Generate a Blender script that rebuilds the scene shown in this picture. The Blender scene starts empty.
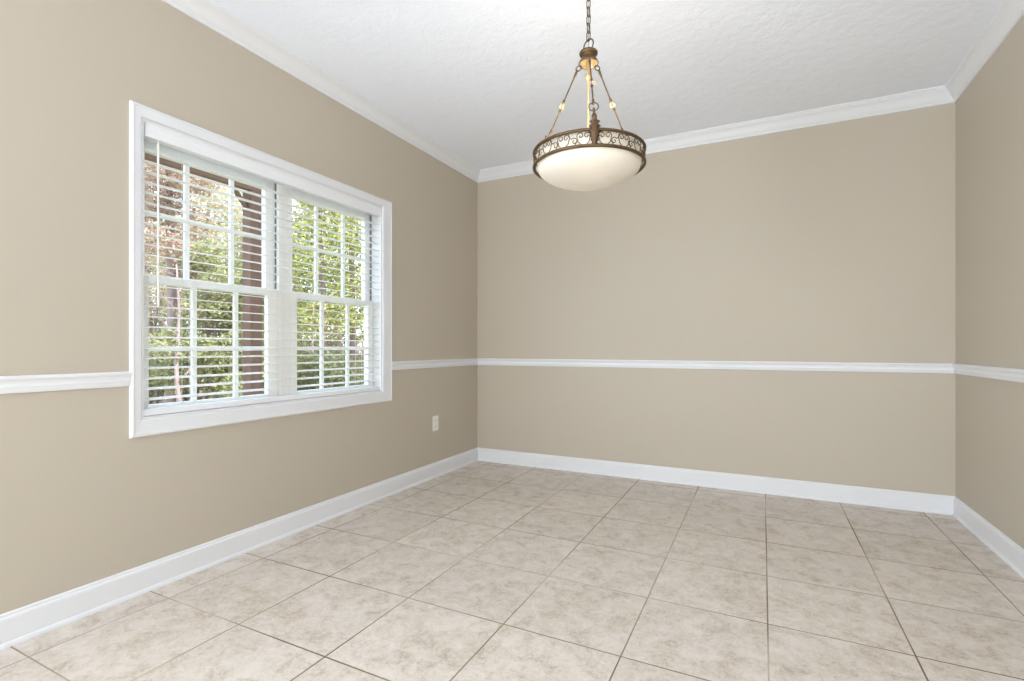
import bpy, bmesh, math, random
from math import sin, cos, pi, radians, sqrt, atan2
from mathutils import Vector, Matrix

random.seed(7)
scene = bpy.context.scene
COL = scene.collection

# ------------------------------------------------------------------ camera, world, lights
cam_d = bpy.data.cameras.new('camera')
cam = bpy.data.objects.new('camera', cam_d)
COL.objects.link(cam)
cam_d.sensor_fit = 'HORIZONTAL'
cam_d.sensor_width = 36.0
cam_d.lens = 36.0 * 503.7 / 1024.0
cam_d.shift_y = 7.1 / 1024.0
cam_d.clip_start = 0.02
cam_d.clip_end = 200
cam.location = (2.4429, -4.1656, 1.0750)
cam.rotation_euler = (radians(90), 0, radians(26.4617))
scene.camera = cam

scene.view_settings.view_transform = 'Standard'
scene.view_settings.look = 'None'
scene.view_settings.exposure = 0.26
scene.view_settings.gamma = 1.0
scene.view_settings.use_curve_mapping = False
scene.cycles.use_denoising = True
scene.cycles.max_bounces = 14
scene.cycles.diffuse_bounces = 8
scene.cycles.transparent_max_bounces = 24
scene.cycles.sample_clamp_indirect = 8.0

world = bpy.data.worlds.new('sky')
scene.world = world
world.use_nodes = True
wn = world.node_tree.nodes
wl = world.node_tree.links
wn.clear()
w_out = wn.new('ShaderNodeOutputWorld')
w_bg = wn.new('ShaderNodeBackground')
w_tc = wn.new('ShaderNodeTexCoord')
w_sep = wn.new('ShaderNodeSeparateXYZ')
w_ramp = wn.new('ShaderNodeValToRGB')
w_ramp.color_ramp.elements[0].position = 0.0
w_ramp.color_ramp.elements[0].color = (0.86, 0.92, 1.0, 1)
w_ramp.color_ramp.elements[1].position = 0.7
w_ramp.color_ramp.elements[1].color = (0.50, 0.72, 1.0, 1)
wl.new(w_tc.outputs['Generated'], w_sep.inputs[0])
wl.new(w_sep.outputs['Z'], w_ramp.inputs[0])
wl.new(w_ramp.outputs[0], w_bg.inputs['Color'])
w_bg.inputs['Strength'].default_value = 3.4
wl.new(w_bg.outputs[0], w_out.inputs['Surface'])


def lamp(name, kind, loc, rot, energy, color, **kw):
    d = bpy.data.lights.new(name, kind)
    d.energy = energy
    d.color = color
    for k, v in kw.items():
        setattr(d, k, v)
    o = bpy.data.objects.new(name, d)
    o.location = loc
    o.rotation_euler = rot
    COL.objects.link(o)
    return o


# the sun stands behind the house and lights the trees, the ceiling and the added upper block keep it out of the room
sd = Vector((-0.66, -0.12, -0.74))
sun = lamp('sun', 'SUN', (6, 4, 9), (0, 0, 0), 10.5, (1.0, 0.95, 0.84), angle=radians(1.0))
sun.rotation_euler = sd.to_track_quat('-Z', 'Y').to_euler()
# unseen fill lights added in place of daylight from neighbouring rooms: rear and both sides


def aimed(name, loc, aim, energy, sx, sy, color):
    o = lamp(name, 'AREA', loc, (0, 0, 0), energy, color, shape='RECTANGLE', size=sx, size_y=sy)
    o.rotation_euler = Vector(aim).to_track_quat('-Z', 'Y').to_euler()
    return o


FILL_COL = (0.875, 0.945, 1.0)
aimed('rear_fill', (1.60, -7.35, 1.15), (0, 1, 0.40), 40.0, 3.0, 1.9, FILL_COL)
aimed('side_fill_left', (0.06, -5.30, 1.35), (1, 0.30, 0.07), 172.0, 1.6, 1.9, FILL_COL)
aimed('side_fill_right', (3.49, -5.40, 1.35), (-0.55, 0.85, 0.08), 64.0, 1.4, 1.8, FILL_COL)

# ------------------------------------------------------------------ material helpers


def srgb(r, g, b):
    def f(c):
        c /= 255.0
        return c / 12.92 if c <= 0.04045 else ((c + 0.055) / 1.055) ** 2.4
    return (f(r), f(g), f(b), 1.0)


class Mat:
    def __init__(self, name):
        self.m = bpy.data.materials.new(name)
        self.m.use_nodes = True
        self.n = self.m.node_tree.nodes
        self.l = self.m.node_tree.links
        self.b = self.n.get('Principled BSDF')
        self.out = self.n.get('Material Output')

    def node(self, t, **kw):
        x = self.n.new(t)
        for k, v in kw.items():
            setattr(x, k, v)
        return x

    def link(self, a, b):
        self.l.new(a, b)

    def math(self, op, a, b=None, c=None):
        x = self.node('ShaderNodeMath', operation=op)
        for i, v in enumerate((a, b, c)):
            if v is None:
                continue
            if isinstance(v, (int, float)):
                x.inputs[i].default_value = v
            else:
                self.link(v, x.inputs[i])
        return x.outputs[0]

    def mix(self, fac, a, b):
        x = self.node('ShaderNodeMix', data_type='RGBA')
        for i, v in ((0, fac), (6, a), (7, b)):
            if isinstance(v, (int, float, tuple)):
                x.inputs[i].default_value = v
            else:
                self.link(v, x.inputs[i])
        return x.outputs[2]

    def noise(self, scale, detail=4.0, rough=0.5, vec=None, dist=0.0):
        x = self.node('ShaderNodeTexNoise')
        x.inputs['Scale'].default_value = scale
        x.inputs['Detail'].default_value = detail
        x.inputs['Roughness'].default_value = rough
        x.inputs['Distortion'].default_value = dist
        if vec is None:
            vec = self.pos()
        self.link(vec, x.inputs['Vector'])
        return x.outputs['Fac']

    def pos(self):
        if not hasattr(self, '_pos'):
            self._pos = self.node('ShaderNodeTexCoord').outputs['Object']
        return self._pos

    def ramp(self, fac, stops):
        x = self.node('ShaderNodeValToRGB')
        e = x.color_ramp.elements
        while len(e) < len(stops):
            e.new(0.5)
        for el, (p, c) in zip(e, stops):
            el.position = p
            el.color = c
        self.link(fac, x.inputs[0])
        return x.outputs[0]

    def bump(self, h, strength, dist):
        x = self.node('ShaderNodeBump')
        x.inputs['Strength'].default_value = strength
        x.inputs['Distance'].default_value = dist
        self.link(h, x.inputs['Height'])
        self.link(x.outputs[0], self.b.inputs['Normal'])

    def base(self, c):
        if isinstance(c, tuple):
            self.b.inputs['Base Color'].default_value = c
        else:
            self.link(c, self.b.inputs['Base Color'])
        return self

    def set(self, **kw):
        for k, v in kw.items():
            self.b.inputs[k.replace('_', ' ')].default_value = v
        return self


def plain(name, col, rough=0.5, metal=0.0, spec=0.5, var=0.05, scale=8.0):
    m = Mat(name)
    dark = tuple(c * (1 - var) for c in col[:3]) + (1.0,)
    m.base(m.mix(m.noise(scale), dark, col))
    m.b.inputs['Roughness'].default_value = rough
    m.b.inputs['Metallic'].default_value = metal
    m.b.inputs['Specular IOR Level'].default_value = spec
    return m


# wall paint: eggshell beige with a faint roller texture
M_WALL = plain('beige_wall_paint', srgb(190, 181, 166), 0.55, 0, 0.35, 0.02, 1.2)
M_WALL.bump(M_WALL.noise(160, 3), 0.06, 0.002)
M_TRIM = plain('white_trim_paint', srgb(225, 227, 231), 0.35, 0, 0.45, 0.01, 3)
M_VINYL = plain('white_window_vinyl', srgb(249, 250, 250), 0.3, 0, 0.5, 0.01, 3)
M_STRIP = plain('channel_shade_grey', srgb(118, 119, 120), 0.6)
M_PLASTIC = plain('white_plastic', srgb(232, 231, 226), 0.3, 0, 0.5, 0.01, 5)
M_SLOT = plain('dark_slot', srgb(70, 66, 60), 0.6)
M_SUB = plain('sun_block_beige', srgb(170, 160, 145), 0.8)

# blind slats: white faux wood that lets a little daylight through
M_BLIND = plain('white_faux_wood', srgb(234, 236, 240), 0.35, 0, 0.4, 0.01, 4)

M_SLAT = Mat('backlit_white_slat')
M_SLAT.base(M_SLAT.mix(M_SLAT.noise(4), srgb(246, 246, 245), srgb(250, 250, 249)))
M_SLAT.set(Roughness=0.4)
_st = M_SLAT.node('ShaderNodeBsdfTranslucent')
_st.inputs[0].default_value = srgb(252, 251, 246)
_sm = M_SLAT.node('ShaderNodeMixShader')
_sm.inputs[0].default_value = 0.4
M_SLAT.link(M_SLAT.b.outputs[0], _sm.inputs[1])
M_SLAT.link(_st.outputs[0], _sm.inputs[2])
M_SLAT.link(_sm.outputs[0], M_SLAT.out.inputs['Surface'])

# ceiling: stomped white texture
M_CEIL = Mat('stomped_ceiling')
M_CEIL.base(srgb(238, 243, 253)).set(Roughness=0.9)
_v = M_CEIL.node('ShaderNodeTexVoronoi', feature='SMOOTH_F1')
_v.inputs['Scale'].default_value = 16
_v.inputs['Randomness'].default_value = 1
_nw = M_CEIL.node('ShaderNodeVectorMath', operation='ADD')
_nn = M_CEIL.node('ShaderNodeTexNoise')
_nn.inputs['Scale'].default_value = 20
M_CEIL.link(M_CEIL.pos(), _nn.inputs['Vector'])
_ns = M_CEIL.node('ShaderNodeVectorMath', operation='SCALE')
_ns.inputs['Scale'].default_value = 0.09
M_CEIL.link(_nn.outputs['Color'], _ns.inputs[0])
M_CEIL.link(M_CEIL.pos(), _nw.inputs[0])
M_CEIL.link(_ns.outputs[0], _nw.inputs[1])
M_CEIL.link(_nw.outputs[0], _v.inputs['Vector'])
_h = M_CEIL.math('ADD', _v.outputs['Distance'], M_CEIL.math('MULTIPLY', M_CEIL.noise(55, 5, 0.6), 0.7))
M_CEIL.bump(_h, 0.24, 0.012)

# floor: square ceramic tiles with their grid laid along the walls
TILE, TOX, TOY = 0.46, 1.0803, -2.8875
M_FLOOR = Mat('beige_ceramic_tile')
_p = M_FLOOR.node('ShaderNodeSeparateXYZ')
M_FLOOR.link(M_FLOOR.pos(), _p.inputs[0])
_tx = M_FLOOR.math('DIVIDE', M_FLOOR.math('SUBTRACT', _p.outputs['X'], TOX), TILE)
_ty = M_FLOOR.math('DIVIDE', M_FLOOR.math('SUBTRACT', _p.outputs['Y'], TOY), TILE)
_ix = M_FLOOR.math('FLOOR', _tx)
_iy = M_FLOOR.math('FLOOR', _ty)


def _edge(t):
    f = M_FLOOR.math('FRACT', t)
    return M_FLOOR.math('MULTIPLY', M_FLOOR.math('MINIMUM', f, M_FLOOR.math('SUBTRACT', 1.0, f)), TILE)


_ex = _edge(_tx)
_ey = _edge(_ty)
_cid = M_FLOOR.node('ShaderNodeCombineXYZ')
M_FLOOR.link(_ix, _cid.inputs[0])
M_FLOOR.link(_iy, _cid.inputs[1])
_wn = M_FLOOR.node('ShaderNodeTexWhiteNoise', noise_dimensions='2D')
M_FLOOR.link(_cid.outputs[0], _wn.inputs['Vector'])
# every tile takes another piece of the mottled glaze
_off = M_FLOOR.node('ShaderNodeVectorMath', operation='SCALE')
_off.inputs['Scale'].default_value = 13.0
M_FLOOR.link(_wn.outputs['Color'], _off.inputs[0])
_pv = M_FLOOR.node('ShaderNodeVectorMath', operation='ADD')
M_FLOOR.link(M_FLOOR.pos(), _pv.inputs[0])
M_FLOOR.link(_off.outputs[0], _pv.inputs[1])
_n1 = M_FLOOR.noise(11, 6, 0.66, _pv.outputs[0], 0.6)
_n2 = M_FLOOR.noise(55, 4, 0.6, _pv.outputs[0], 1.2)
_nm = M_FLOOR.math('ADD', M_FLOOR.math('MULTIPLY', _n1, 0.6), M_FLOOR.math('MULTIPLY', _n2, 0.4))
_glaze = M_FLOOR.ramp(_nm, [(0.36, srgb(176, 162, 147)), (0.47, srgb(202, 192, 181)), (0.58, srgb(214, 206, 198)), (0.7, srgb(218, 211, 204))])
_tone = M_FLOOR.math('ADD', 0.95, M_FLOOR.math('MULTIPLY', _wn.outputs['Value'], 0.07))
_tn = M_FLOOR.node('ShaderNodeVectorMath', operation='SCALE')
M_FLOOR.link(_glaze, _tn.inputs[0])
M_FLOOR.link(_tone, _tn.inputs['Scale'])
_gw = M_FLOOR.math('ADD', 0.0012, M_FLOOR.math('MULTIPLY', M_FLOOR.noise(0.9, 2), 0.0030))
_grout = M_FLOOR.math('LESS_THAN', M_FLOOR.math('MINIMUM', _ex, _ey), _gw)
_gcol = M_FLOOR.ramp(M_FLOOR.noise(1.3, 3), [(0.35, srgb(112, 94, 74)), (0.5, srgb(146, 130, 110)), (0.64, srgb(186, 173, 156))])
M_FLOOR.base(M_FLOOR.mix(_grout, _tn.outputs[0], _gcol))
M_FLOOR.link(M_FLOOR.math('ADD', 0.36, M_FLOOR.math('MULTIPLY', _grout, 0.5)), M_FLOOR.b.inputs['Roughness'])
M_FLOOR.b.inputs['Specular IOR Level'].default_value = 0.4
_fh = M_FLOOR.math('SUBTRACT', M_FLOOR.math('MULTIPLY', _n2, 0.25), _grout)
M_FLOOR.bump(_fh, 0.25, 0.002)

# window glass: clear pane with a weak reflection, open to daylight
M_GLASS = Mat('clear_window_glass')
M_GLASS.n.remove(M_GLASS.b)
_t = M_GLASS.node('ShaderNodeBsdfTransparent')
_t.inputs[0].default_value = (0.97, 0.985, 0.98, 1)
_g = M_GLASS.node('ShaderNodeBsdfGlossy')
_g.inputs['Roughness'].default_value = 0.02
_fr = M_GLASS.node('ShaderNodeFresnel')
_gg = M_GLASS.node('ShaderNodeNewGeometry')
_ior = M_GLASS.math('SUBTRACT', 1.3, M_GLASS.math('MULTIPLY', _gg.outputs['Backfacing'], 1.3 - 1 / 1.3))
M_GLASS.link(_ior, _fr.inputs['IOR'])
_mx = M_GLASS.node('ShaderNodeMixShader')
M_GLASS.link(_fr.outputs[0], _mx.inputs[0])
M_GLASS.link(_t.outputs[0], _mx.inputs[1])
M_GLASS.link(_g.outputs[0], _mx.inputs[2])
M_GLASS.link(_mx.outputs[0], M_GLASS.out.inputs['Surface'])

# pendant: aged bronze and frosted cream glass
M_BRONZE = Mat('aged_bronze')
M_BRONZE.base(M_BRONZE.mix(M_BRONZE.noise(60, 4), srgb(74, 57, 38), srgb(122, 98, 67)))
M_BRONZE.set(Metallic=0.65, Roughness=0.42)
M_DARK = plain('dark_bronze', srgb(84, 72, 56), 0.45, 0.6, 0.5, 0.2, 40)
M_LEAF = plain('dark_brown_bronze', srgb(96, 71, 45), 0.45, 0.35, 0.5, 0.3, 70)
M_GOLD = plain('pale_gold', srgb(206, 184, 142), 0.4, 0.2, 0.5, 0.12, 40)
M_FROST = Mat('frosted_cream_glass')
M_FROST.n.remove(M_FROST.b)
_c = M_FROST.mix(M_FROST.noise(14, 4, 0.6), srgb(230, 224, 212), srgb(240, 235, 226))
_d = M_FROST.node('ShaderNodeBsdfDiffuse')
_tr = M_FROST.node('ShaderNodeBsdfTranslucent')
_gl = M_FROST.node('ShaderNodeBsdfGlossy')
_gl.inputs['Roughness'].default_value = 0.3
M_FROST.link(_c, _d.inputs[0])
M_FROST.link(_c, _tr.inputs[0])
_m1 = M_FROST.node('ShaderNodeMixShader')
_m1.inputs[0].default_value = 0.075
M_FROST.link(_d.outputs[0], _m1.inputs[1])
M_FROST.link(_tr.outputs[0], _m1.inputs[2])
_m2 = M_FROST.node('ShaderNodeMixShader')
_m2.inputs[0].default_value = 0.04
M_FROST.link(_m1.outputs[0], _m2.inputs[1])
M_FROST.link(_gl.outputs[0], _m2.inputs[2])
M_FROST.link(_m2.outputs[0], M_FROST.out.inputs['Surface'])

# porch timber and the woods outside
M_TIMBER = Mat('stained_porch_timber')
_mp = M_TIMBER.node('ShaderNodeMapping')
_mp.inputs['Scale'].default_value = (26, 26, 2.2)
M_TIMBER.link(M_TIMBER.pos(), _mp.inputs[0])
M_TIMBER.base(M_TIMBER.mix(M_TIMBER.noise(1.0, 5, 0.6, _mp.outputs[0]), srgb(84, 60, 49), srgb(138, 106, 91)))
M_TIMBER.set(Roughness=0.8)
M_BEAM = plain('brown_beam_timber', srgb(132, 106, 86), 0.8, 0, 0.3, 0.25, 9)
M_BARK = Mat('grey_pink_bark')
_mp2 = M_BARK.node('ShaderNodeMapping')
_mp2.inputs['Scale'].default_value = (14, 14, 3)
M_BARK.link(M_BARK.pos(), _mp2.inputs[0])
M_BARK.base(M_BARK.mix(M_BARK.noise(1, 5, 0.65, _mp2.outputs[0]), srgb(98, 80, 78), srgb(178, 156, 156)))
M_BARK.set(Roughness=0.9)
M_GROUND = Mat('leaf_litter_ground')
M_GROUND.base(M_GROUND.ramp(M_GROUND.noise(3, 8, 0.7), [(0.3, srgb(88, 84, 56)), (0.5, srgb(146, 128, 96)), (0.7, srgb(120, 140, 72))]))
M_GROUND.set(Roughness=1.0)


def leaf_mat(name, cols):
    m = Mat(name)
    m.n.remove(m.b)
    g = m.node('ShaderNodeNewGeometry')
    k = len(cols)
    c = m.ramp(g.outputs['Random Per Island'], [(i / (k - 1), srgb(*q)) for i, q in enumerate(cols)])
    d = m.node('ShaderNodeBsdfDiffuse')
    t = m.node('ShaderNodeBsdfTranslucent')
    x = m.node('ShaderNodeMixShader')
    x.inputs[0].default_value = 0.5
    m.link(c, d.inputs[0])
    m.link(c, t.inputs[0])
    m.link(d.outputs[0], x.inputs[1])
    m.link(t.outputs[0], x.inputs[2])
    m.link(x.outputs[0], m.out.inputs['Surface'])
    return m


L_TAN = leaf_mat('tan_autumn_leaves', [(184, 170, 146), (214, 204, 178), (192, 170, 154), (178, 182, 144), (228, 218, 196)])
L_GREEN = leaf_mat('mid_green_leaves', [(128, 134, 94), (160, 166, 116), (182, 186, 140), (140, 128, 108), (202, 200, 164)])
L_LIME = leaf_mat('yellow_green_leaves', [(146, 154, 90), (194, 198, 116), (212, 214, 140), (124, 124, 94), (160, 144, 120)])
L_DARK = leaf_mat('dark_green_leaves', [(88, 100, 72), (120, 134, 92), (146, 148, 110), (132, 118, 100), (104, 116, 88)])
L_ROSE = leaf_mat('dry_rust_leaves', [(158, 130, 124), (198, 168, 160), (146, 136, 110), (212, 190, 176), (170, 160, 124)])

# ------------------------------------------------------------------ geometry helpers


def new_obj(name, bm, mat, parent=None, smooth=False, loc=None):
    me = bpy.data.meshes.new(name)
    bmesh.ops.recalc_face_normals(bm, faces=bm.faces[:])
    bm.to_mesh(me)
    bm.free()
    me.materials.append(mat.m)
    if smooth:
        for p in me.polygons:
            p.use_smooth = True
    o = bpy.data.objects.new(name, me)
    COL.objects.link(o)
    if parent is not None:
        o.parent = parent
    if loc is not None:
        o.location = loc
    return o


def tag(o, label=None, cat=None, group=None, kind=None):
    if label:
        o['label'] = label
    if cat:
        o['category'] = cat
    if group:
        o['group'] = group
    if kind:
        o['kind'] = kind
    return o


def empty(name, loc=(0, 0, 0)):
    o = bpy.data.objects.new(name, None)
    o.empty_display_size = 0.1
    o.location = loc
    COL.objects.link(o)
    return o


def box(bm, x0, x1, y0, y1, z0, z1, bevel=0.0, seg=2):
    vs = [bm.verts.new((x, y, z)) for x in (x0, x1) for y in (y0, y1) for z in (z0, z1)]
    idx = [(0, 1, 3, 2), (4, 6, 7, 5), (0, 4, 5, 1), (2, 3, 7, 6), (0, 2, 6, 4), (1, 5, 7, 3)]
    fs = [bm.faces.new([vs[i] for i in f]) for f in idx]
    if bevel:
        es = list({e for f in fs for e in f.edges})
        bmesh.ops.bevel(bm, geom=es, offset=bevel, segments=seg, affect='EDGES', profile=0.5)


def lathe(bm, prof, seg=48, c=(0, 0), cap=True):
    rings = []
    for r, z in prof:
        if r < 1e-6:
            rings.append([bm.verts.new((c[0], c[1], z))])
        else:
            rings.append([bm.verts.new((c[0] + r * cos(2 * pi * k / seg), c[1] + r * sin(2 * pi * k / seg), z)) for k in range(seg)])
    for a, b in zip(rings, rings[1:]):
        for k in range(seg):
            k2 = (k + 1) % seg
            if len(a) == 1 and len(b) == 1:
                continue
            if len(a) == 1:
                bm.faces.new((a[0], b[k], b[k2]))
            elif len(b) == 1:
                bm.faces.new((a[k], b[0], a[k2]))
            else:
                bm.faces.new((a[k], b[k], b[k2], a[k2]))
    if cap:
        for r in (rings[0], rings[-1]):
            if len(r) > 2:
                bm.faces.new(r)


def tube(bm, pts, rad, seg=8, closed=False):
    pts = [Vector(p) for p in pts]
    n = len(pts)
    rads = rad if isinstance(rad, (list, tuple)) else [rad] * n
    rings = []
    up = None
    for i, p in enumerate(pts):
        if closed:
            t = pts[(i + 1) % n] - pts[i - 1]
        else:
            t = pts[min(i + 1, n - 1)] - pts[max(i - 1, 0)]
        t.normalize()
        if up is None:
            up = Vector((0, 0, 1)) if abs(t.z) < 0.9 else Vector((1, 0, 0))
        a = t.cross(up)
        if a.length < 1e-5:
            a = t.cross(Vector((0, 1, 0)))
        a.normalize()
        b = a.cross(t)
        up = b.copy()
        rings.append([bm.verts.new(p + (a * cos(2 * pi * k / seg) + b * sin(2 * pi * k / seg)) * rads[i]) for k in range(seg)])
    m = n if closed else n - 1
    for i in range(m):
        A, B = rings[i], rings[(i + 1) % n]
        for k in range(seg):
            bm.faces.new((A[k], A[(k + 1) % seg], B[(k + 1) % seg], B[k]))
    if not closed:
        bm.faces.new(rings[0])
        bm.faces.new(rings[-1])


def run(bm, prof, wall, a, b, ma=0, mb=0):
    """A moulding: profile (depth off the wall, height) run along a wall from a to b; ma/mb = +1/-1 mitre (end shifts with depth)."""
    A, B = [], []
    for d, z in prof:
        pa, pb = a + ma * d, b + mb * d
        if wall == 'left':
            A.append((d, pa, z)); B.append((d, pb, z))
        elif wall == 'right':
            A.append((W - d, pa, z)); B.append((W - d, pb, z))
        else:
            A.append((pa, -d, z)); B.append((pb, -d, z))
    va = [bm.verts.new(p) for p in A]
    vb = [bm.verts.new(p) for p in B]
    n = len(prof)
    for i in range(n):
        j = (i + 1) % n
        bm.faces.new((va[i], va[j], vb[j], vb[i]))
    bm.faces.new(va)
    bm.faces.new(vb)


# ------------------------------------------------------------------ room shell
W = 3.5514
H = 2.745
YB = -7.5            # rear end of the room behind the camera, closed by an added wall
OP = (-2.913, -1.347, 0.757, 2.086)      # window opening: y0, y1, z0, z1
TH = 0.16

bm = bmesh.new()
box(bm, -TH, W + TH, YB, TH, -0.12, 0.0)
tag(new_obj('floor', bm, M_FLOOR), 'beige mottled square ceramic tile floor with brown grout lines', 'floor', kind='structure')

bm = bmesh.new()
box(bm, -TH, W + TH, YB, TH, H, H + 0.15)
tag(new_obj('ceiling', bm, M_CEIL), 'white stomp-textured ceiling above the beige walls', 'ceiling', kind='structure')

bm = bmesh.new()
y0, y1, z0, z1 = OP
for (a, b, c, d) in ((YB, y0, 0, H), (y1, 0, 0, H), (y0, y1, 0, z0), (y0, y1, z1, H)):
    box(bm, -TH, 0, a, b, c, d)
bmesh.ops.remove_doubles(bm, verts=bm.verts[:], dist=1e-5)
tag(new_obj('wall_left', bm, M_WALL), 'beige painted wall holding the white double window', 'wall', kind='structure')

bm = bmesh.new()
box(bm, -TH, W + TH, 0, TH, 0, H)
tag(new_obj('wall_back', bm, M_WALL), 'blank beige wall behind the pendant lamp, facing the viewer', 'wall', kind='structure')
bm = bmesh.new()
box(bm, W, W + TH, YB, 0, 0, H)
tag(new_obj('wall_right', bm, M_WALL), 'narrow strip of beige wall at the right edge of the photo', 'wall', kind='structure')

bm = bmesh.new()
box(bm, -TH, W + TH, YB - TH, YB, -0.12, H + 0.15)  # added wall, shuts out sky light from behind the camera
tag(new_obj('wall_sky_block', bm, M_WALL), 'unseen beige wall far behind the viewer, added to keep out sky light', 'wall', kind='structure')

# baseboards: flat board, eased cap, shoe moulding at the floor
BASE = [(0, 0), (0.022, 0), (0.022, 0.006), (0.0195, 0.013), (0.014, 0.018), (0.014, 0.096), (0.013, 0.103), (0.0085, 0.108), (0.0075, 0.116), (0.004, 0.1198), (0, 0.1198)]
for wall, a, b, ma, mb, lab in (('left', YB, 0, 0, -1, 'tall white baseboard under the window wall'),
                                ('back', 0, W, 1, -1, 'tall white baseboard along the blank wall facing the viewer'),
                                ('right', YB, 0, 0, -1, 'short run of white baseboard at the far right corner')):
    bm = bmesh.new()
    run(bm, BASE, wall, a, b, ma, mb)
    tag(new_obj('baseboard_' + wall, bm, M_TRIM), lab, 'baseboard', kind='structure')

# chair rail
r0 = 0.9087
RAIL = [(0, 0), (0.007, 0), (0.010, 0.004), (0.0115, 0.010), (0.0135, 0.020), (0.0145, 0.024), (0.0125, 0.028), (0.0115, 0.036),
        (0.014, 0.044), (0.0185, 0.049), (0.0205, 0.053), (0.0205, 0.058), (0.018, 0.0625), (0.013, 0.064), (0, 0.064)]
RAIL = [(d, z + r0) for d, z in RAIL]
CAS = (-2.9585, -1.2528, 0.684, 2.140)    # window casing, outer edge
n_tr = 0
for wall, a, b, ma, mb, lab in (('left', YB, CAS[0] - 0.0005, 0, 0, 'white chair rail ending at the near side of the window casing'),
                                ('left', CAS[1] + 0.0005, 0, 0, -1, 'short white chair rail between window casing and room corner'),
                                ('back', 0, W, 1, -1, 'long white chair rail across the blank wall facing the viewer'),
                                ('right', YB, 0, 0, -1, 'white chair rail on the narrow wall at the right edge')):
    n_tr += 1
    bm = bmesh.new()
    run(bm, RAIL, wall, a, b, ma, mb)
    tag(new_obj('trim_%d' % n_tr, bm, M_TRIM), lab, 'chair rail', kind='structure')

# crown moulding
CB = 2.6505
CROWN = [(0, CB), (0.009, CB), (0.011, CB + 0.004), (0.011, CB + 0.012), (0.015, CB + 0.017), (0.021, CB + 0.023), (0.027, CB + 0.033),
         (0.034, CB + 0.047), (0.043, CB + 0.060), (0.053, CB + 0.069), (0.059, CB + 0.073), (0.061, CB + 0.079), (0.067, CB + 0.083),
         (0.070, CB + 0.088), (0.070, H), (0, H)]
for wall, a, b, ma, mb, lab in (('left', YB, 0, 0, -1, 'white crown moulding above the window wall'),
                                ('back', 0, W, 1, -1, 'white crown moulding above the blank wall behind the pendant'),
                                ('right', YB, 0, 0, -1, 'white crown moulding running up to the upper right picture corner')):
    n_tr += 1
    bm = bmesh.new()
    run(bm, CROWN, wall, a, b, ma, mb)
    tag(new_obj('trim_%d' % n_tr, bm, M_TRIM), lab, 'crown moulding', kind='structure')

# ------------------------------------------------------------------ the window
win = empty('window_1', (0, (y0 + y1) / 2, z0))
tag(win, 'white double-hung pair of windows with grid panes in beige wall', 'window', kind='structure')
WL = Vector((0, (y0 + y1) / 2, z0))


def wpart(name, bm, mat, parent=None, smooth=False):
    """bm is in world coordinates; parts hang under the window's base."""
    for v in bm.verts:
        v.co -= WL
    return new_obj(name, bm, mat, parent or win, smooth)


# casing: four mitred boards with a stepped outer edge
CP = [(0.0, 0.0), (0.0, 0.008), (0.004, 0.014), (0.011, 0.016), (0.014, 0.0135), (0.020, 0.0125), (0.90, 0.011), (1.0, 0.008), (1.0, 0.0)]


def casing():
    bm = bmesh.new()
    o = CAS
    i = (y0 + 0.000, y1 - 0.000, z0 + 0.000, z1 - 0.000)
    loops = []
    for k, (t, d) in enumerate(CP):
        if t <= 0.022:
            f = lambda w: t / 1.0
            q = [(o[0] + t, o[2] + t), (o[1] - t, o[2] + t), (o[1] - t, o[3] - t), (o[0] + t, o[3] - t)]
        else:
            tt = t
            q = [(o[0] + (i[0] - o[0]) * tt, o[2] + (i[2] - o[2]) * tt), (o[1] + (i[1] - o[1]) * tt, o[2] + (i[2] - o[2]) * tt),
                 (o[1] + (i[1] - o[1]) * tt, o[3] + (i[3] - o[3]) * tt), (o[0] + (i[0] - o[0]) * tt, o[3] + (i[3] - o[3]) * tt)]
        loops.append([bm.verts.new((d, y, z)) for y, z in q])
    for a in range(len(loops)):
        A, B = loops[a], loops[(a + 1) % len(loops)]
        for k in range(4):
            bm.faces.new((A[k], A[(k + 1) % 4], B[(k + 1) % 4], B[k]))
    return bm


wpart('casing', casing(), M_TRIM)


def ring_box(bm, x0, x1, ya, yb, za, zb, l, r, b, t, bev=0.0):
    box(bm, x0, x1, ya, ya + l, za, zb, bev)
    box(bm, x0, x1, yb - r, yb, za, zb, bev)
    box(bm, x0, x1, ya + l, yb - r, za, za + b, bev)
    box(bm, x0, x1, ya + l, yb - r, zb - t, zb, bev)


bm = bmesh.new()
ring_box(bm, -TH, 0.0, y0, y1, z0, z1, 0.012, 0.012, 0.012, 0.012)
wpart('jamb', bm, M_TRIM)
YM = (y0 + y1) / 2 - 0.002
bm = bmesh.new()
box(bm, -TH, -0.068, YM - 0.022, YM + 0.022, z0 + 0.012, z1 - 0.012, 0.002)
wpart('mullion', bm, M_VINYL)

ya_, yb_, za_, zb_ = y0 + 0.012, y1 - 0.012, z0 + 0.012, z1 - 0.012
# (unit y range, glass y range, muntin centres) for the upper and lower sashes
UNITS = [((ya_, YM - 0.022), (-2.842, -2.213), (-2.645, -2.408), (-2.842, -2.222), (-2.630, -2.408)),
         ((YM + 0.022, yb_), (-2.028, -1.408), (-1.832, -1.602), (-2.022, -1.410), (-1.818, -1.595))]


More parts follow.
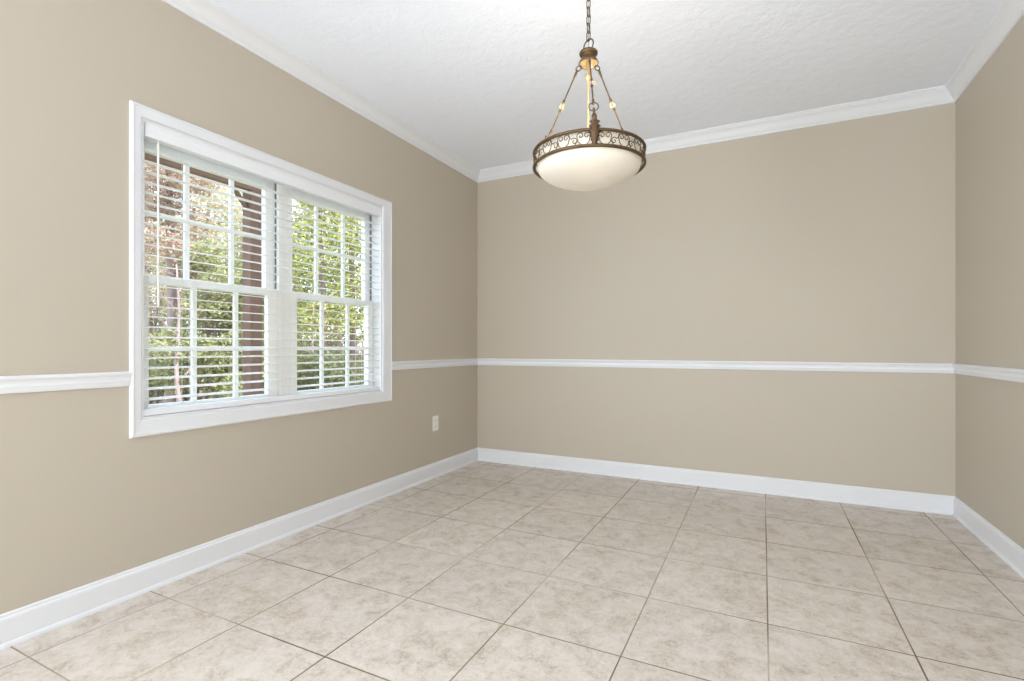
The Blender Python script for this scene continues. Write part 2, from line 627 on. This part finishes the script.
def sash(name, x0, x1, ur, gr, zr, gz, mun, mz, lab):
    bm = bmesh.new()
    ring_box(bm, x0, x1, ur[0] + 0.003, ur[1] - 0.003, zr[0], zr[1], gr[0] - ur[0] - 0.003, ur[1] - 0.003 - gr[1], gz[0] - zr[0], zr[1] - gz[1], 0.003)
    s = wpart('sash', bm, M_VINYL)
    s['label'] = lab
    bm = bmesh.new()
    xm = (x0 + x1) / 2
    w = 0.0115
    box(bm, xm - 0.009, xm + 0.009, gr[0] - 0.002, gr[1] + 0.002, mz - w, mz + w, 0.002)
    for y in mun:
        box(bm, xm - 0.0082, xm + 0.0082, y - w, y + w, gz[0] - 0.002, gz[1] + 0.002, 0.002)
    wpart('muntin', bm, M_VINYL, s)
    bm = bmesh.new()
    box(bm, xm - 0.002, xm + 0.002, gr[0] - 0.004, gr[1] + 0.004, gz[0] - 0.004, gz[1] + 0.004)
    wpart('glass_pane', bm, M_GLASS, s)


for (ur, gu, mu, gl, ml), side in zip(UNITS, ('near', 'far')):
    sash('sash', -0.140, -0.105, ur, gu, (1.374, zb_), (1.416, 1.996), mu, 1.702, 'upper sash of the %s unit' % side)
    sash('sash', -0.104, -0.072, ur, gl, (za_, 1.412), (0.812, 1.372), ml, 1.070, 'lower sash of the %s unit' % side)
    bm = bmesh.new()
    box(bm, -0.098, -0.088, ur[1] - 0.004, ur[1] - 0.0005, 1.416, zb_)  # dark strip drawn for the shade in the empty sash channel
    ws = wpart('channel_shade', bm, M_STRIP)
    ws['label'] = 'dark strip for the shade in the jamb channel beside the upper sash'

# ------------------------------------------------------------------ the blind, mounted inside the window opening
by0, by1 = y0 + 0.0155, y1 - 0.0155
BX = -0.036
blind = empty('window_blind', (BX, (by0 + by1) / 2, z0 + 0.012))
tag(blind, 'wide white horizontal blind with open slats hanging inside the window', 'blind')
BL = Vector(blind.location)


def bpart(name, bm, mat, parent=None, smooth=False):
    for v in bm.verts:
        v.co -= BL
    return new_obj(name, bm, mat, parent or blind, smooth)


bm = bmesh.new()
vy0, vy1 = y0 + 0.020, y1 - 0.0125
prof = [(-0.012, 2.012), (-0.003, 2.012), (0.000, 2.016), (0.000, 2.022), (-0.002, 2.026), (-0.002, 2.058), (0.000, 2.062), (0.002, 2.068), (0.002, 2.0725), (-0.012, 2.0725)]
va = [bm.verts.new((d, vy0, z)) for d, z in prof]
vb = [bm.verts.new((d, vy1, z)) for d, z in prof]
for i in range(len(prof)):
    j = (i + 1) % len(prof)
    bm.faces.new((va[i], va[j], vb[j], vb[i]))
bm.faces.new(va)
bm.faces.new(vb)
bpart('valance', bm, M_BLIND)
bm = bmesh.new()
box(bm, -0.064, -0.014, by0, by1, 2.018, 2.0725, 0.003)
bpart('head_rail', bm, M_BLIND)
SLATS = [0.843 + 0.0464 * k for k in range(25)]
tilt = 0.11
bm = bmesh.new()
for z in SLATS:
    hw, th = 0.0250, 0.00145
    pr_ = []
    for t in (-1, -0.5, 0, 0.5, 1):
        crown = 0.0022 * (1 - t * t)
        pr_.append((t * hw, crown + th))
    for t in (1, 0.5, 0, -0.5, -1):
        crown = 0.0022 * (1 - t * t)
        pr_.append((t * hw, crown - th))
    A, B = [], []
    for dx, dz in pr_:
        X = BX + dx * cos(tilt) + dz * sin(tilt)
        Z = z - dx * sin(tilt) + dz * cos(tilt)
        A.append(bm.verts.new((X, by0 + 0.001, Z)))
        B.append(bm.verts.new((X, by1 - 0.001, Z)))
    n = len(A)
    for i in range(n):
        j = (i + 1) % n
        bm.faces.new((A[i], A[j], B[j], B[i]))
    bm.faces.new(A)
    bm.faces.new(B)
bpart('slats', bm, M_SLAT)
bm = bmesh.new()
box(bm, BX - 0.026, BX + 0.026, by0, by1, z0 + 0.0135, 0.798, 0.004)
bpart('bottom_rail', bm, M_BLIND)
for y in (-2.70, -2.13, -1.545):
    bm = bmesh.new()
    for dx in (-0.0285, 0.0285):
        tube(bm, [(BX + dx, y, 0.797), (BX + dx, y, 2.02)], 0.0008, 5)
    bpart('ladder_cord', bm, M_BLIND)
# tilt wand
bm = bmesh.new()
wy = -2.846
tube(bm, [(0.0075, wy, 1.257), (0.0075, wy, 1.262), (0.0075, wy, 1.30), (0.0075, wy, 1.994), (0.0075, wy, 1.999)], [0.0035, 0.005, 0.0045, 0.0045, 0.003], 10)
wand = bpart('tilt_wand', bm, M_PLASTIC, None, True)
bm = bmesh.new()
tube(bm, [(0.0075, wy, 1.997), (0.008, wy, 2.006), (0.003, wy, 2.0105), (-0.004, wy, 2.009), (-0.010, wy, 2.010), (-0.013, wy, 2.02)], 0.0022, 8)
bpart('wand_hook', bm, M_PLASTIC, wand, True)

# ------------------------------------------------------------------ outlet
oy, oz = -0.6925, 0.4445
outlet = empty('wall_outlet', (0, oy, oz))
tag(outlet, 'white duplex power outlet low on the window wall near the corner', 'outlet')
bm = bmesh.new()
box(bm, 0.0, 0.006, -0.039, 0.039, -0.062, 0.062, 0.0025)
new_obj('cover_plate', bm, M_PLASTIC, outlet)
for dz in (-0.0265, 0.0265):
    bm = bmesh.new()
    pts = []
    for k in range(24):
        a = 2 * pi * k / 24
        pts.append((max(-0.0165, min(0.0165, 0.0195 * cos(a))), 0.0145 * sin(a)))
    A = [bm.verts.new((0.0058, y, z + dz)) for y, z in pts]
    B = [bm.verts.new((0.0078, y, z + dz)) for y, z in pts]
    for i in range(24):
        j = (i + 1) % 24
        bm.faces.new((A[i], A[j], B[j], B[i]))
    bm.faces.new(B)
    bm.faces.new(A)
    rc = new_obj('receptacle', bm, M_PLASTIC, outlet)
    bm = bmesh.new()
    for y in (-0.0065, 0.0065):
        box(bm, 0.0075, 0.0081, y - 0.0011, y + 0.0011, dz - 0.001, dz + 0.0075)
    lathe_pts = [(0.0081, 0.0026 * cos(2 * pi * k / 12), dz - 0.0075 + 0.0026 * sin(2 * pi * k / 12)) for k in range(12)]
    bm.faces.new([bm.verts.new(p) for p in lathe_pts])
    new_obj('slot', bm, M_SLOT, rc)
bm = bmesh.new()
tube(bm, [(0.0058, 0, 0), (0.0072, 0, 0)], 0.003, 10)
new_obj('screw', bm, M_PLASTIC, outlet)

# ------------------------------------------------------------------ pendant lamp
PX, PY = 1.778, -2.098
pend = empty('pendant_lamp', (PX, PY, H))
tag(pend, 'bronze bowl pendant lamp with scrolled band and frosted glass, hanging on a chain', 'pendant lamp')


def P(z):
    return z - H


RR = 0.2335
ZU, ZL = 1.905, 1.845
AZ = [radians(-66.6 + 120 * k) for k in range(3)]

# ceiling canopy and chain
bm = bmesh.new()
lathe(bm, [(0.012, P(2.70)), (0.02, P(2.708)), (0.05, P(2.722)), (0.062, P(2.736)), (0.063, P(2.745))], 32)
new_obj('canopy', bm, M_BRONZE, pend, True)


def link_pts(z, ln, wd, ang, n=20):
    pts = []
    h = ln / 2 - wd / 2
    for k in range(n):
        a = 2 * pi * k / n
        u, v = wd / 2 * cos(a), wd / 2 * sin(a)
        v += h if sin(a) >= 0 else -h
        pts.append((u * cos(ang), u * sin(ang), z + v))
    return pts


bm = bmesh.new()
zc = P(2.402)
k = 0
while zc < P(2.705):
    tube(bm, link_pts(zc, 0.0415, 0.0175, radians(26 + 45 if k % 2 else 26 - 45)), 0.0024, 6, True)
    zc += 0.0345
    k += 1
tube(bm, [(0.0015 * sin(q * 0.9), 0.0015 * cos(q * 0.9), P(2.35) + q * (2.70 - 2.35) / 30) for q in range(31)], 0.0014, 5)
ch = new_obj('chain', bm, M_DARK, pend, True)

# loop on the hub
bm = bmesh.new()
ca, sa = cos(radians(26 - 30)), sin(radians(26 - 30))
tube(bm, [(0.0210 * cos(a) * ca + 0.005 * sin(a), 0.0210 * cos(a) * sa, P(2.363) + 0.0260 * sin(a)) for a in [2 * pi * q / 28 for q in range(28)]], 0.0028, 8, True)
new_obj('loop', bm, M_DARK, pend, True)

# hub: flat cap, waisted neck, flared open bell
bm = bmesh.new()
lathe(bm, [(0.006, P(2.342)), (0.012, P(2.341)), (0.026, P(2.338)), (0.0370, P(2.335)), (0.0395, P(2.330)), (0.0385, P(2.324)), (0.033, P(2.320)),
           (0.0295, P(2.317)), (0.0285, P(2.313)), (0.0300, P(2.308)), (0.0335, P(2.302)), (0.0395, P(2.292)), (0.0425, P(2.286)), (0.0415, P(2.282)),
           (0.0390, P(2.285)), (0.0345, P(2.296)), (0.028, P(2.312)), (0.004, P(2.316))], 40)
hub = new_obj('hub', bm, M_BRONZE, pend, True)
bm = bmesh.new()
lathe(bm, [(0.0386, P(2.2848)), (0.0340, P(2.2955)), (0.0274, P(2.3112)), (0.006, P(2.3145)), (0.006, P(2.3152)), (0.0278, P(2.3118)), (0.0344, P(2.2959)), (0.0389, P(2.2852))], 40, cap=False)
new_obj('lit_bell_inside', bm, M_GOLD, hub, True)  # pale sheet, the bulbs' light inside the bell is put into its colour

# centre stem running down into the bowl
bm = bmesh.new()
lathe(bm, [(0.0095, P(2.313)), (0.0095, P(2.235)), (0.0125, P(2.230)), (0.0125, P(2.222)), (0.0075, P(2.215)), (0.0052, P(2.205)), (0.0052, P(1.86)), (0.012, P(1.855)), (0.012, P(1.83)), (0.0, P(1.828))], 20)
new_obj('centre_stem', bm, M_GOLD, pend, True)

# band: two rings and the scrollwork between them
for z, nm in ((ZU, 'upper_ring'), (ZL, 'lower_ring')):
    bm = bmesh.new()
    lathe(bm, [(RR - 0.006, P(z) - 0.005), (RR + 0.0005, P(z) - 0.0062), (RR + 0.0045, P(z) - 0.003), (RR + 0.005, P(z) + 0.001), (RR + 0.002, P(z) + 0.0055), (RR - 0.006, P(z) + 0.005), (RR - 0.006, P(z) - 0.005)], 96, cap=False)
    new_obj(nm, bm, M_BRONZE, pend, True)


def wrap(u, v, r):
    a = u / RR
    return (r * cos(a), r * sin(a), P((ZU + ZL) / 2) + v)


def spiral(cx, cy, r0_, a0, turns, dirn, n=22):
    out = []
    for k in range(n + 1):
        t = k / n
        r = r0_ * (1 - 0.80 * t)
        a = a0 + dirn * turns * 2 * pi * t
        out.append((cx + r * cos(a), cy + r * sin(a)))
    return out


bm = bmesh.new()
seg_len = 2 * pi * RR / 3
NM = 6
pitch = seg_len / NM
for s in range(3):
    u0 = AZ[s] * RR
    for k in range(NM):
        uc = u0 + (k + 0.5) * pitch
        # heart: two spirals rising from a common foot, open at the top
        for sg in (-1, 1):
            c = [(uc, -0.0285), (uc + sg * 0.010, -0.0255), (uc + sg * 0.021, -0.014)]
            c += spiral(uc + sg * 0.0125, 0.0085, 0.0150, -0.75 if sg > 0 else pi + 0.75, 1.2, sg)
            tube(bm, [wrap(u, v, RR) for u, v in c], 0.0018, 6)
    for k in range(1, NM):
        ub = u0 + k * pitch
        fl = 1 if k <= NM / 2 else -1
        # running scroll between two hearts
        c = list(reversed(spiral(ub - fl * 0.004, -0.0095, 0.0140, pi / 2 - fl * 0.9, 1.15, fl)))
        c += [(ub + fl * 0.019, 0.012), (ub + fl * 0.020, 0.022), (ub + fl * 0.012, 0.0275), (ub + fl * 0.004, 0.022)]
        tube(bm, [wrap(u, v, RR) for u, v in c], 0.0018, 6)
        tube(bm, [wrap(ub - fl * (0.018 - 0.012 * t), -0.012 - 0.016 * t * t, RR) for t in [q / 6 for q in range(7)]], 0.0016, 6)
new_obj('scrollwork', bm, M_BRONZE, pend, True)

# frosted bowl: a shallow dome whose wall rises behind the scrollwork
bm = bmesh.new()
outer, inner = [], []
Rg = 0.2185
zt = 1.848
dep = 0.079
outer.append((Rg, P(1.903)))
outer.append((Rg + 0.0005, P(1.875)))
N = 22
for q in range(N + 1):
    a = (pi / 2) * q / N
    rr = Rg * cos(a) ** 0.92 if q < N else 0.0
    outer.append((rr, P(zt) - dep * sin(a)))
for r, z in outer:
    inner.append((max(0.0, r - 0.0045), z + (0.0045 if z < P(zt) - 0.01 else 0.0)))
inner[-1] = (0.0, outer[-1][1] + 0.0045)
prof = list(reversed(inner)) + outer
lathe(bm, prof, 72, cap=False)
new_obj('glass_bowl', bm, M_FROST, pend, True)


def leaf_outline(bm, az, zt_, zb_, r):
    """An acanthus leaf in relief on the band, lobed at both sides, a knuckle at the top."""
    prof = [(0.0, 0.0), (0.008, 0.02), (0.0125, 0.06), (0.0135, 0.10), (0.0075, 0.16), (0.013, 0.22), (0.0165, 0.27), (0.0095, 0.33), (0.0165, 0.42), (0.0175, 0.47), (0.0105, 0.54), (0.0135, 0.63),
            (0.0085, 0.70), (0.0105, 0.78), (0.0065, 0.86), (0.0068, 0.92), (0.0, 1.0)]
    ln = zt_ - zb_
    rows = []
    for w, t in prof:
        z = P(zt_ - ln * t)
        bulge = 0.009 * sin(pi * min(1, t * 1.15)) + 0.003
        row = []
        for f, d in ((-1, 0.0), (-0.5, 0.6), (0, 1.0), (0.5, 0.6), (1, 0.0), (0.5, -0.35), (0, -0.4), (-0.5, -0.35)):
            a = az + f * max(w, 0.0006) * 1.5 / r
            rad = r + bulge * d
            row.append(bm.verts.new((rad * cos(a), rad * sin(a), z)))
        rows.append(row)
    for A, B in zip(rows, rows[1:]):
        for k in range(8):
            bm.faces.new((A[k], A[(k + 1) % 8], B[(k + 1) % 8], B[k]))
    bm.faces.new(rows[0])
    bm.faces.new(rows[-1])


def lerp(a, b, t):
    return a + (b - a) * t


for s, az in enumerate(AZ):
    bm = bmesh.new()
    leaf_outline(bm, az, 1.942, 1.842, RR + 0.004)
    new_obj('leaf_ornament', bm, M_LEAF, pend, True)
    # hanging rod: hook ring at the hub, slim rod, ring joint, lower rod to the leaf
    d = Vector((cos(az), sin(az), 0))
    top = d * 0.052 + Vector((0, 0, P(2.274)))
    bot = d * (RR + 0.002) + Vector((0, 0, P(1.940)))
    ax = (bot - top)
    L_ = ax.length
    ax.normalize()
    q2 = d.cross(Vector((0, 0, 1))).normalized()
    e2 = ax.cross(q2).normalized()
    pr2 = lambda t: top + ax * (L_ * t)
    bm = bmesh.new()
    for ts in ([(0.0, 0.003), (0.03, 0.0056), (0.07, 0.0045), (0.10, 0.0032), (0.33, 0.0030), (0.345, 0.0052), (0.37, 0.0060), (0.385, 0.0040)],
               [(0.44, 0.0040), (0.455, 0.0058), (0.475, 0.0050), (0.49, 0.0030), (0.68, 0.0030), (0.695, 0.0052), (0.75, 0.0058), (0.77, 0.0030)],
               [(0.82, 0.0030), (0.835, 0.0050), (0.90, 0.0046), (0.915, 0.0075), (0.95, 0.0105), (1.0, 0.008)]):
        tube(bm, [pr2(t) for t, r in ts], [r for t, r in ts], 10)
    rod = new_obj('hanging_rod', bm, M_BRONZE, pend, True)
    bm = bmesh.new()
    c = pr2(0.412)
    tube(bm, [c + q2 * (0.0085 * cos(a)) + ax * (0.0130 * sin(a)) for a in [2 * pi * q / 20 for q in range(20)]], 0.0026, 8, True)
    for f in (-1, 1):
        tube(bm, [c + q2 * (0.006 * f) - ax * 0.012, c + q2 * (0.013 * f), c + q2 * (0.017 * f) + ax * 0.012], [0.0026, 0.003, 0.001], 6)
    j = new_obj('knuckle', bm, M_GOLD, rod, True)
    j['label'] = 'pale gold leafy knuckle'
    bm = bmesh.new()
    c = pr2(0.80)
    tube(bm, [c + q2 * (0.0185 * cos(a)) + (ax * 0.55 + e2 * 0.5).normalized() * (0.0150 * sin(a)) for a in [2 * pi * q / 24 for q in range(24)]], 0.0021, 8, True)
    new_obj('ring_joint', bm, M_DARK, rod, True)
    bm = bmesh.new()
    c = top + Vector((0, 0, 0.004)) - d * 0.006
    tube(bm, [c + d * (0.0125 * cos(a)) + Vector((0, 0, 1)) * (0.0105 * sin(a)) for a in [2 * pi * q / 24 for q in range(24)]], 0.0024, 8, True)
    new_obj('hook', bm, M_DARK, rod, True)

# the bulbs inside the bowl
for az, e in ((radians(-62), 3.4), (radians(118), 3.4)):
    lamp('bulb_light', 'POINT', (PX + 0.105 * cos(az), PY + 0.105 * sin(az), 1.850), (0, 0, 0), e, (1.0, 0.95, 0.87), shadow_soft_size=0.03)

# ------------------------------------------------------------------ outside: porch and woods
G = -0.45
bm = bmesh.new()
bmesh.ops.create_grid(bm, x_segments=60, y_segments=60, size=30)
for v in bm.verts:
    v.co.x -= 30.2
    v.co.z = G + 0.12 * sin(v.co.x * 0.5) * cos(v.co.y * 0.43) * min(1, max(0, (-v.co.x - 4) / 8))
    v.co.y += 8
tag(new_obj('ground', bm, M_GROUND), 'leaf-littered woodland floor outside the window', 'ground', kind='structure')

post = empty('porch_post', (-2.0, -0.905, G))
tag(post, 'stained brown timber post outside the near window unit', 'post')
bm = bmesh.new()
box(bm, -0.063, 0.063, -0.063, 0.063, 0, 2.584 - G, 0.006)
new_obj('shaft', bm, M_TIMBER, post)
bm = bmesh.new()
A = Vector((0, -0.05, 2.40 - G)); B = Vector((0, -0.20, 2.584 - G))
tube(bm, [A, B], 0.030, 4)
new_obj('knee_brace', bm, M_BEAM, post)

bm = bmesh.new()
box(bm, -2.05, -1.95, -6.5, -0.84, 2.585, 2.86, 0.005)
tag(new_obj('porch_beam', bm, M_BEAM), 'dark brown porch beam across the top of the near window unit', 'beam')
bm = bmesh.new()
box(bm, -TH, W + TH, YB, TH + 2.0, H + 0.152, 6.3)  # added block out of view, keeps the sun off the porch post
tag(new_obj('wall_sun_block', bm, M_SUB), 'unseen block above the room, added to shade the porch post', 'wall', kind='structure')


def at(px, depth):
    a = (px - 512) / 503.7
    yaw = radians(26.4617)
    return (2.4429 + depth * (-sin(yaw) + a * cos(yaw)), -4.1656 + depth * (cos(yaw) + a * sin(yaw)))


def leaf_cloud(rnd, blobs, n, size):
    """Small folded leaves scattered through ellipsoid clumps: each leaf is a bent four-sided blade."""
    bm = bmesh.new()
    tot = sum(b[3] * b[4] for b in blobs)
    for (cx, cy, cz, rx, rz) in blobs:
        m = int(n * rx * rz / tot)
        for _ in range(m):
            while True:
                p = Vector((rnd.uniform(-1, 1), rnd.uniform(-1, 1), rnd.uniform(-1, 1)))
                if p.length < 1:
                    break
            c = Vector((cx + p.x * rx, cy + p.y * rx, cz + p.z * rz))
            s = size * rnd.uniform(0.6, 1.4)
            u = Vector((rnd.gauss(0, 1), rnd.gauss(0, 1), rnd.gauss(0, 0.6))).normalized()
            v = u.cross(Vector((rnd.gauss(0, 1), rnd.gauss(0, 1), rnd.gauss(0, 1)))).normalized()
            w = u.cross(v)
            a = bm.verts.new(c - u * s)
            b = bm.verts.new(c + u * s)
            e = bm.verts.new(c + v * s * 0.5 + w * s * 0.2)
            f = bm.verts.new(c - v * s * 0.5 + w * s * 0.2)
            bm.faces.new((a, e, b))
            bm.faces.new((a, b, f))
    return bm


def tree(name, px, depth, h, r, crown0, lm, label, cat='tree', trunk_r=0.12, n=2600, size=0.10, seed=0, lean=0.0, group=None):
    rnd = random.Random(seed * 31 + 5)
    x, y = at(px, depth)
    t = empty(name, (x, y, G - 0.05))
    tag(t, label, cat, group)
    bm = bmesh.new()
    K = 9
    pts, rads = [], []
    ph = rnd.uniform(0, 6)
    for k in range(K + 1):
        q = k / K
        pts.append((0.10 * sin(ph + q * 4) * q + lean * q * h, 0.10 * cos(ph + q * 3) * q, h * 0.93 * q))
        rads.append(trunk_r * (1.0 - 0.82 * q) * (1.35 if k == 0 else 1.0))
    tube(bm, pts, rads, 9)
    for b in range(7):
        q = crown0 / h + (0.9 - crown0 / h) * rnd.random()
        i = min(K - 1, int(q * K))
        p0 = Vector(pts[i])
        a = rnd.uniform(0, 2 * pi)
        ln = r * rnd.uniform(0.5, 0.95)
        p1 = p0 + Vector((cos(a) * ln * 0.5, sin(a) * ln * 0.5, ln * 0.25))
        p2 = p0 + Vector((cos(a) * ln, sin(a) * ln, ln * 0.42))
        tube(bm, [p0, p1, p2], [rads[i] * 0.5, rads[i] * 0.3, rads[i] * 0.12], 6)
    new_obj('trunk', bm, M_BARK, t, True)
    blobs = []
    for b in range(16):
        z = lerp(crown0, h, (b + rnd.random()) / 16)
        q = (z - crown0) / (h - crown0)
        rr = r * (0.55 + 0.6 * sin(pi * min(1, q * 0.8 + 0.22)))
        a = rnd.uniform(0, 2 * pi)
        off = rr * rnd.uniform(0.1, 0.65)
        blobs.append((cos(a) * off, sin(a) * off, z, rr * rnd.uniform(0.34, 0.55), rr * rnd.uniform(0.2, 0.34)))
    fo = new_obj('foliage', leaf_cloud(rnd, blobs, n, size), lm, t)
    fo['kind'] = 'stuff'
    return t


TREES = [
    # px, depth, height, radius, crown start, leaves, trunk radius, label
    (150, 12.5, 8.5, 2.2, 1.9, L_TAN, 0.10, 'tan-leaved tree at the left edge of the near window unit'),
    (172, 10.5, 7.6, 1.3, 3.2, L_ROSE, 0.15, 'thick pale-trunked tree with rusty leaves behind the tilt wand'),
    (186, 16.0, 5.6, 2.2, 0.8, L_DARK, 0.10, 'dull green tree behind the thick pale trunk'),
    (206, 13.0, 7.6, 1.9, 2.5, L_TAN, 0.09, 'tan-leaved tree just left of the middle of the near unit'),
    (216, 10.5, 3.7, 1.3, 1.0, L_GREEN, 0.08, 'short yellowish green tree in the middle of the near unit'),
    (238, 17.0, 6.4, 2.2, 1.0, L_LIME, 0.12, 'pale green tree just left of the porch post'),
    (266, 15.0, 7.5, 2.0, 1.0, L_GREEN, 0.11, 'green tree hidden in part by the porch post'),
    (296, 15.0, 5.9, 2.1, 1.2, L_GREEN, 0.13, 'mid-green tree at the left side of the far window unit'),
    (322, 11.5, 6.2, 1.9, 2.0, L_LIME, 0.10, 'bright yellow-green tree in the middle of the far window unit'),
    (354, 12.0, 8.2, 2.0, 1.6, L_LIME, 0.10, 'tall yellow-green tree at the right side of the far window unit'),
    (338, 18.0, 7.0, 2.6, 0.9, L_DARK, 0.16, 'dark green tree behind the yellow-green pair'),
    (162, 20.0, 9.5, 3.0, 1.5, L_ROSE, 0.14, 'rusty-leaved tree far behind the left panes'),
    (226, 22.0, 7.6, 3.2, 1.2, L_TAN, 0.14, 'tan-leaved tree far behind the middle panes of near unit'),
    (300, 23.0, 7.4, 3.2, 1.0, L_DARK, 0.14, 'dark tree far behind the left panes of the far unit'),
]
for i, (px, dp, h, r, c0, lm, tr, lab) in enumerate(TREES):
    tree('woodland_tree', px, dp, h, r, c0, lm, lab, 'tree', tr, 12000, 0.043, i + 1, 0.0, 'trees outside the window')

# slender bare saplings low down behind the near unit
SAP = [(178, 9.4, 'second bare pink-grey sapling, beside the thick pale trunk'), (196, 11.0, 'bare grey sapling behind the first muntin of near unit'),
       (207, 10.4, 'bare grey sapling low in the middle pane of near unit'), (219, 11.2, 'bare grey sapling between the middle pane and the second muntin'),
       (156, 10.8, 'bare grey sapling behind the lower left pane'), (313, 11.0, 'bare grey sapling low in the far window unit')]
for i, (px, dp, lab) in enumerate(SAP):
    rnd = random.Random(900 + i)
    x, y = at(px, dp)
    bm = bmesh.new()
    hh = rnd.uniform(1.9, 3.2)
    pts = [(0.05 * sin(k + i), 0.05 * cos(k * 1.3 + i), hh * k / 7) for k in range(8)]
    tube(bm, pts, [0.05 * (1 - 0.7 * k / 7) for k in range(8)], 7)
    for b in range(6):
        p0 = Vector(pts[2 + b % 5])
        a = rnd.uniform(0, 6.28)
        tube(bm, [p0, p0 + Vector((cos(a) * 0.3, sin(a) * 0.3, 0.35))], [0.016, 0.005], 5)
    tag(new_obj('bare_sapling', bm, M_BARK, None, True, (x, y, G - 0.05)), lab, 'sapling', 'bare saplings outside the window')

SHRUBS = [(152, 11.5, 1.4, L_GREEN, 'green shrub at the foot of the left panes'),
          (190, 13.0, 1.5, L_DARK, 'dark shrub low behind the first muntin of near unit'),
          (222, 12.5, 1.3, L_ROSE, 'rusty shrub low in the middle of the near unit'),
          (238, 10.5, 1.5, L_GREEN, 'green shrub beside the foot of the porch post'),
          (266, 11.0, 1.7, L_LIME, 'pale green shrub showing right of the porch post'),
          (298, 11.0, 1.5, L_DARK, 'dark green shrub low at the left of the far unit'),
          (322, 13.0, 1.8, L_GREEN, 'green shrub low in the middle of the far unit'),
          (346, 10.5, 1.5, L_DARK, 'dark shrub low at the right of the far unit'),
          (364, 12.5, 2.0, L_ROSE, 'rusty shrub at the lower right edge of the far unit')]
for i, (px, dp, h, lm, lab) in enumerate(SHRUBS):
    rnd = random.Random(300 + i)
    x, y = at(px, dp)
    t = empty('woodland_shrub', (x, y, G - 0.05))
    tag(t, lab, 'shrub', 'shrubs outside the window')
    bm = bmesh.new()
    for b in range(7):
        a = rnd.uniform(0, 6.28)
        tube(bm, [(0, 0, 0), (cos(a) * 0.25, sin(a) * 0.25, h * 0.4), (cos(a) * 0.6, sin(a) * 0.6, h * 0.85)], [0.025, 0.015, 0.005], 5)
    new_obj('stems', bm, M_BARK, t, True)
    blobs = [(rnd.uniform(-0.8, 0.8), rnd.uniform(-0.8, 0.8), h * rnd.uniform(0.3, 0.9), rnd.uniform(0.35, 0.6), rnd.uniform(0.25, 0.45)) for _ in range(9)]
    fo = new_obj('foliage', leaf_cloud(rnd, blobs, 4200, 0.042), lm, t)
    fo['kind'] = 'stuff'
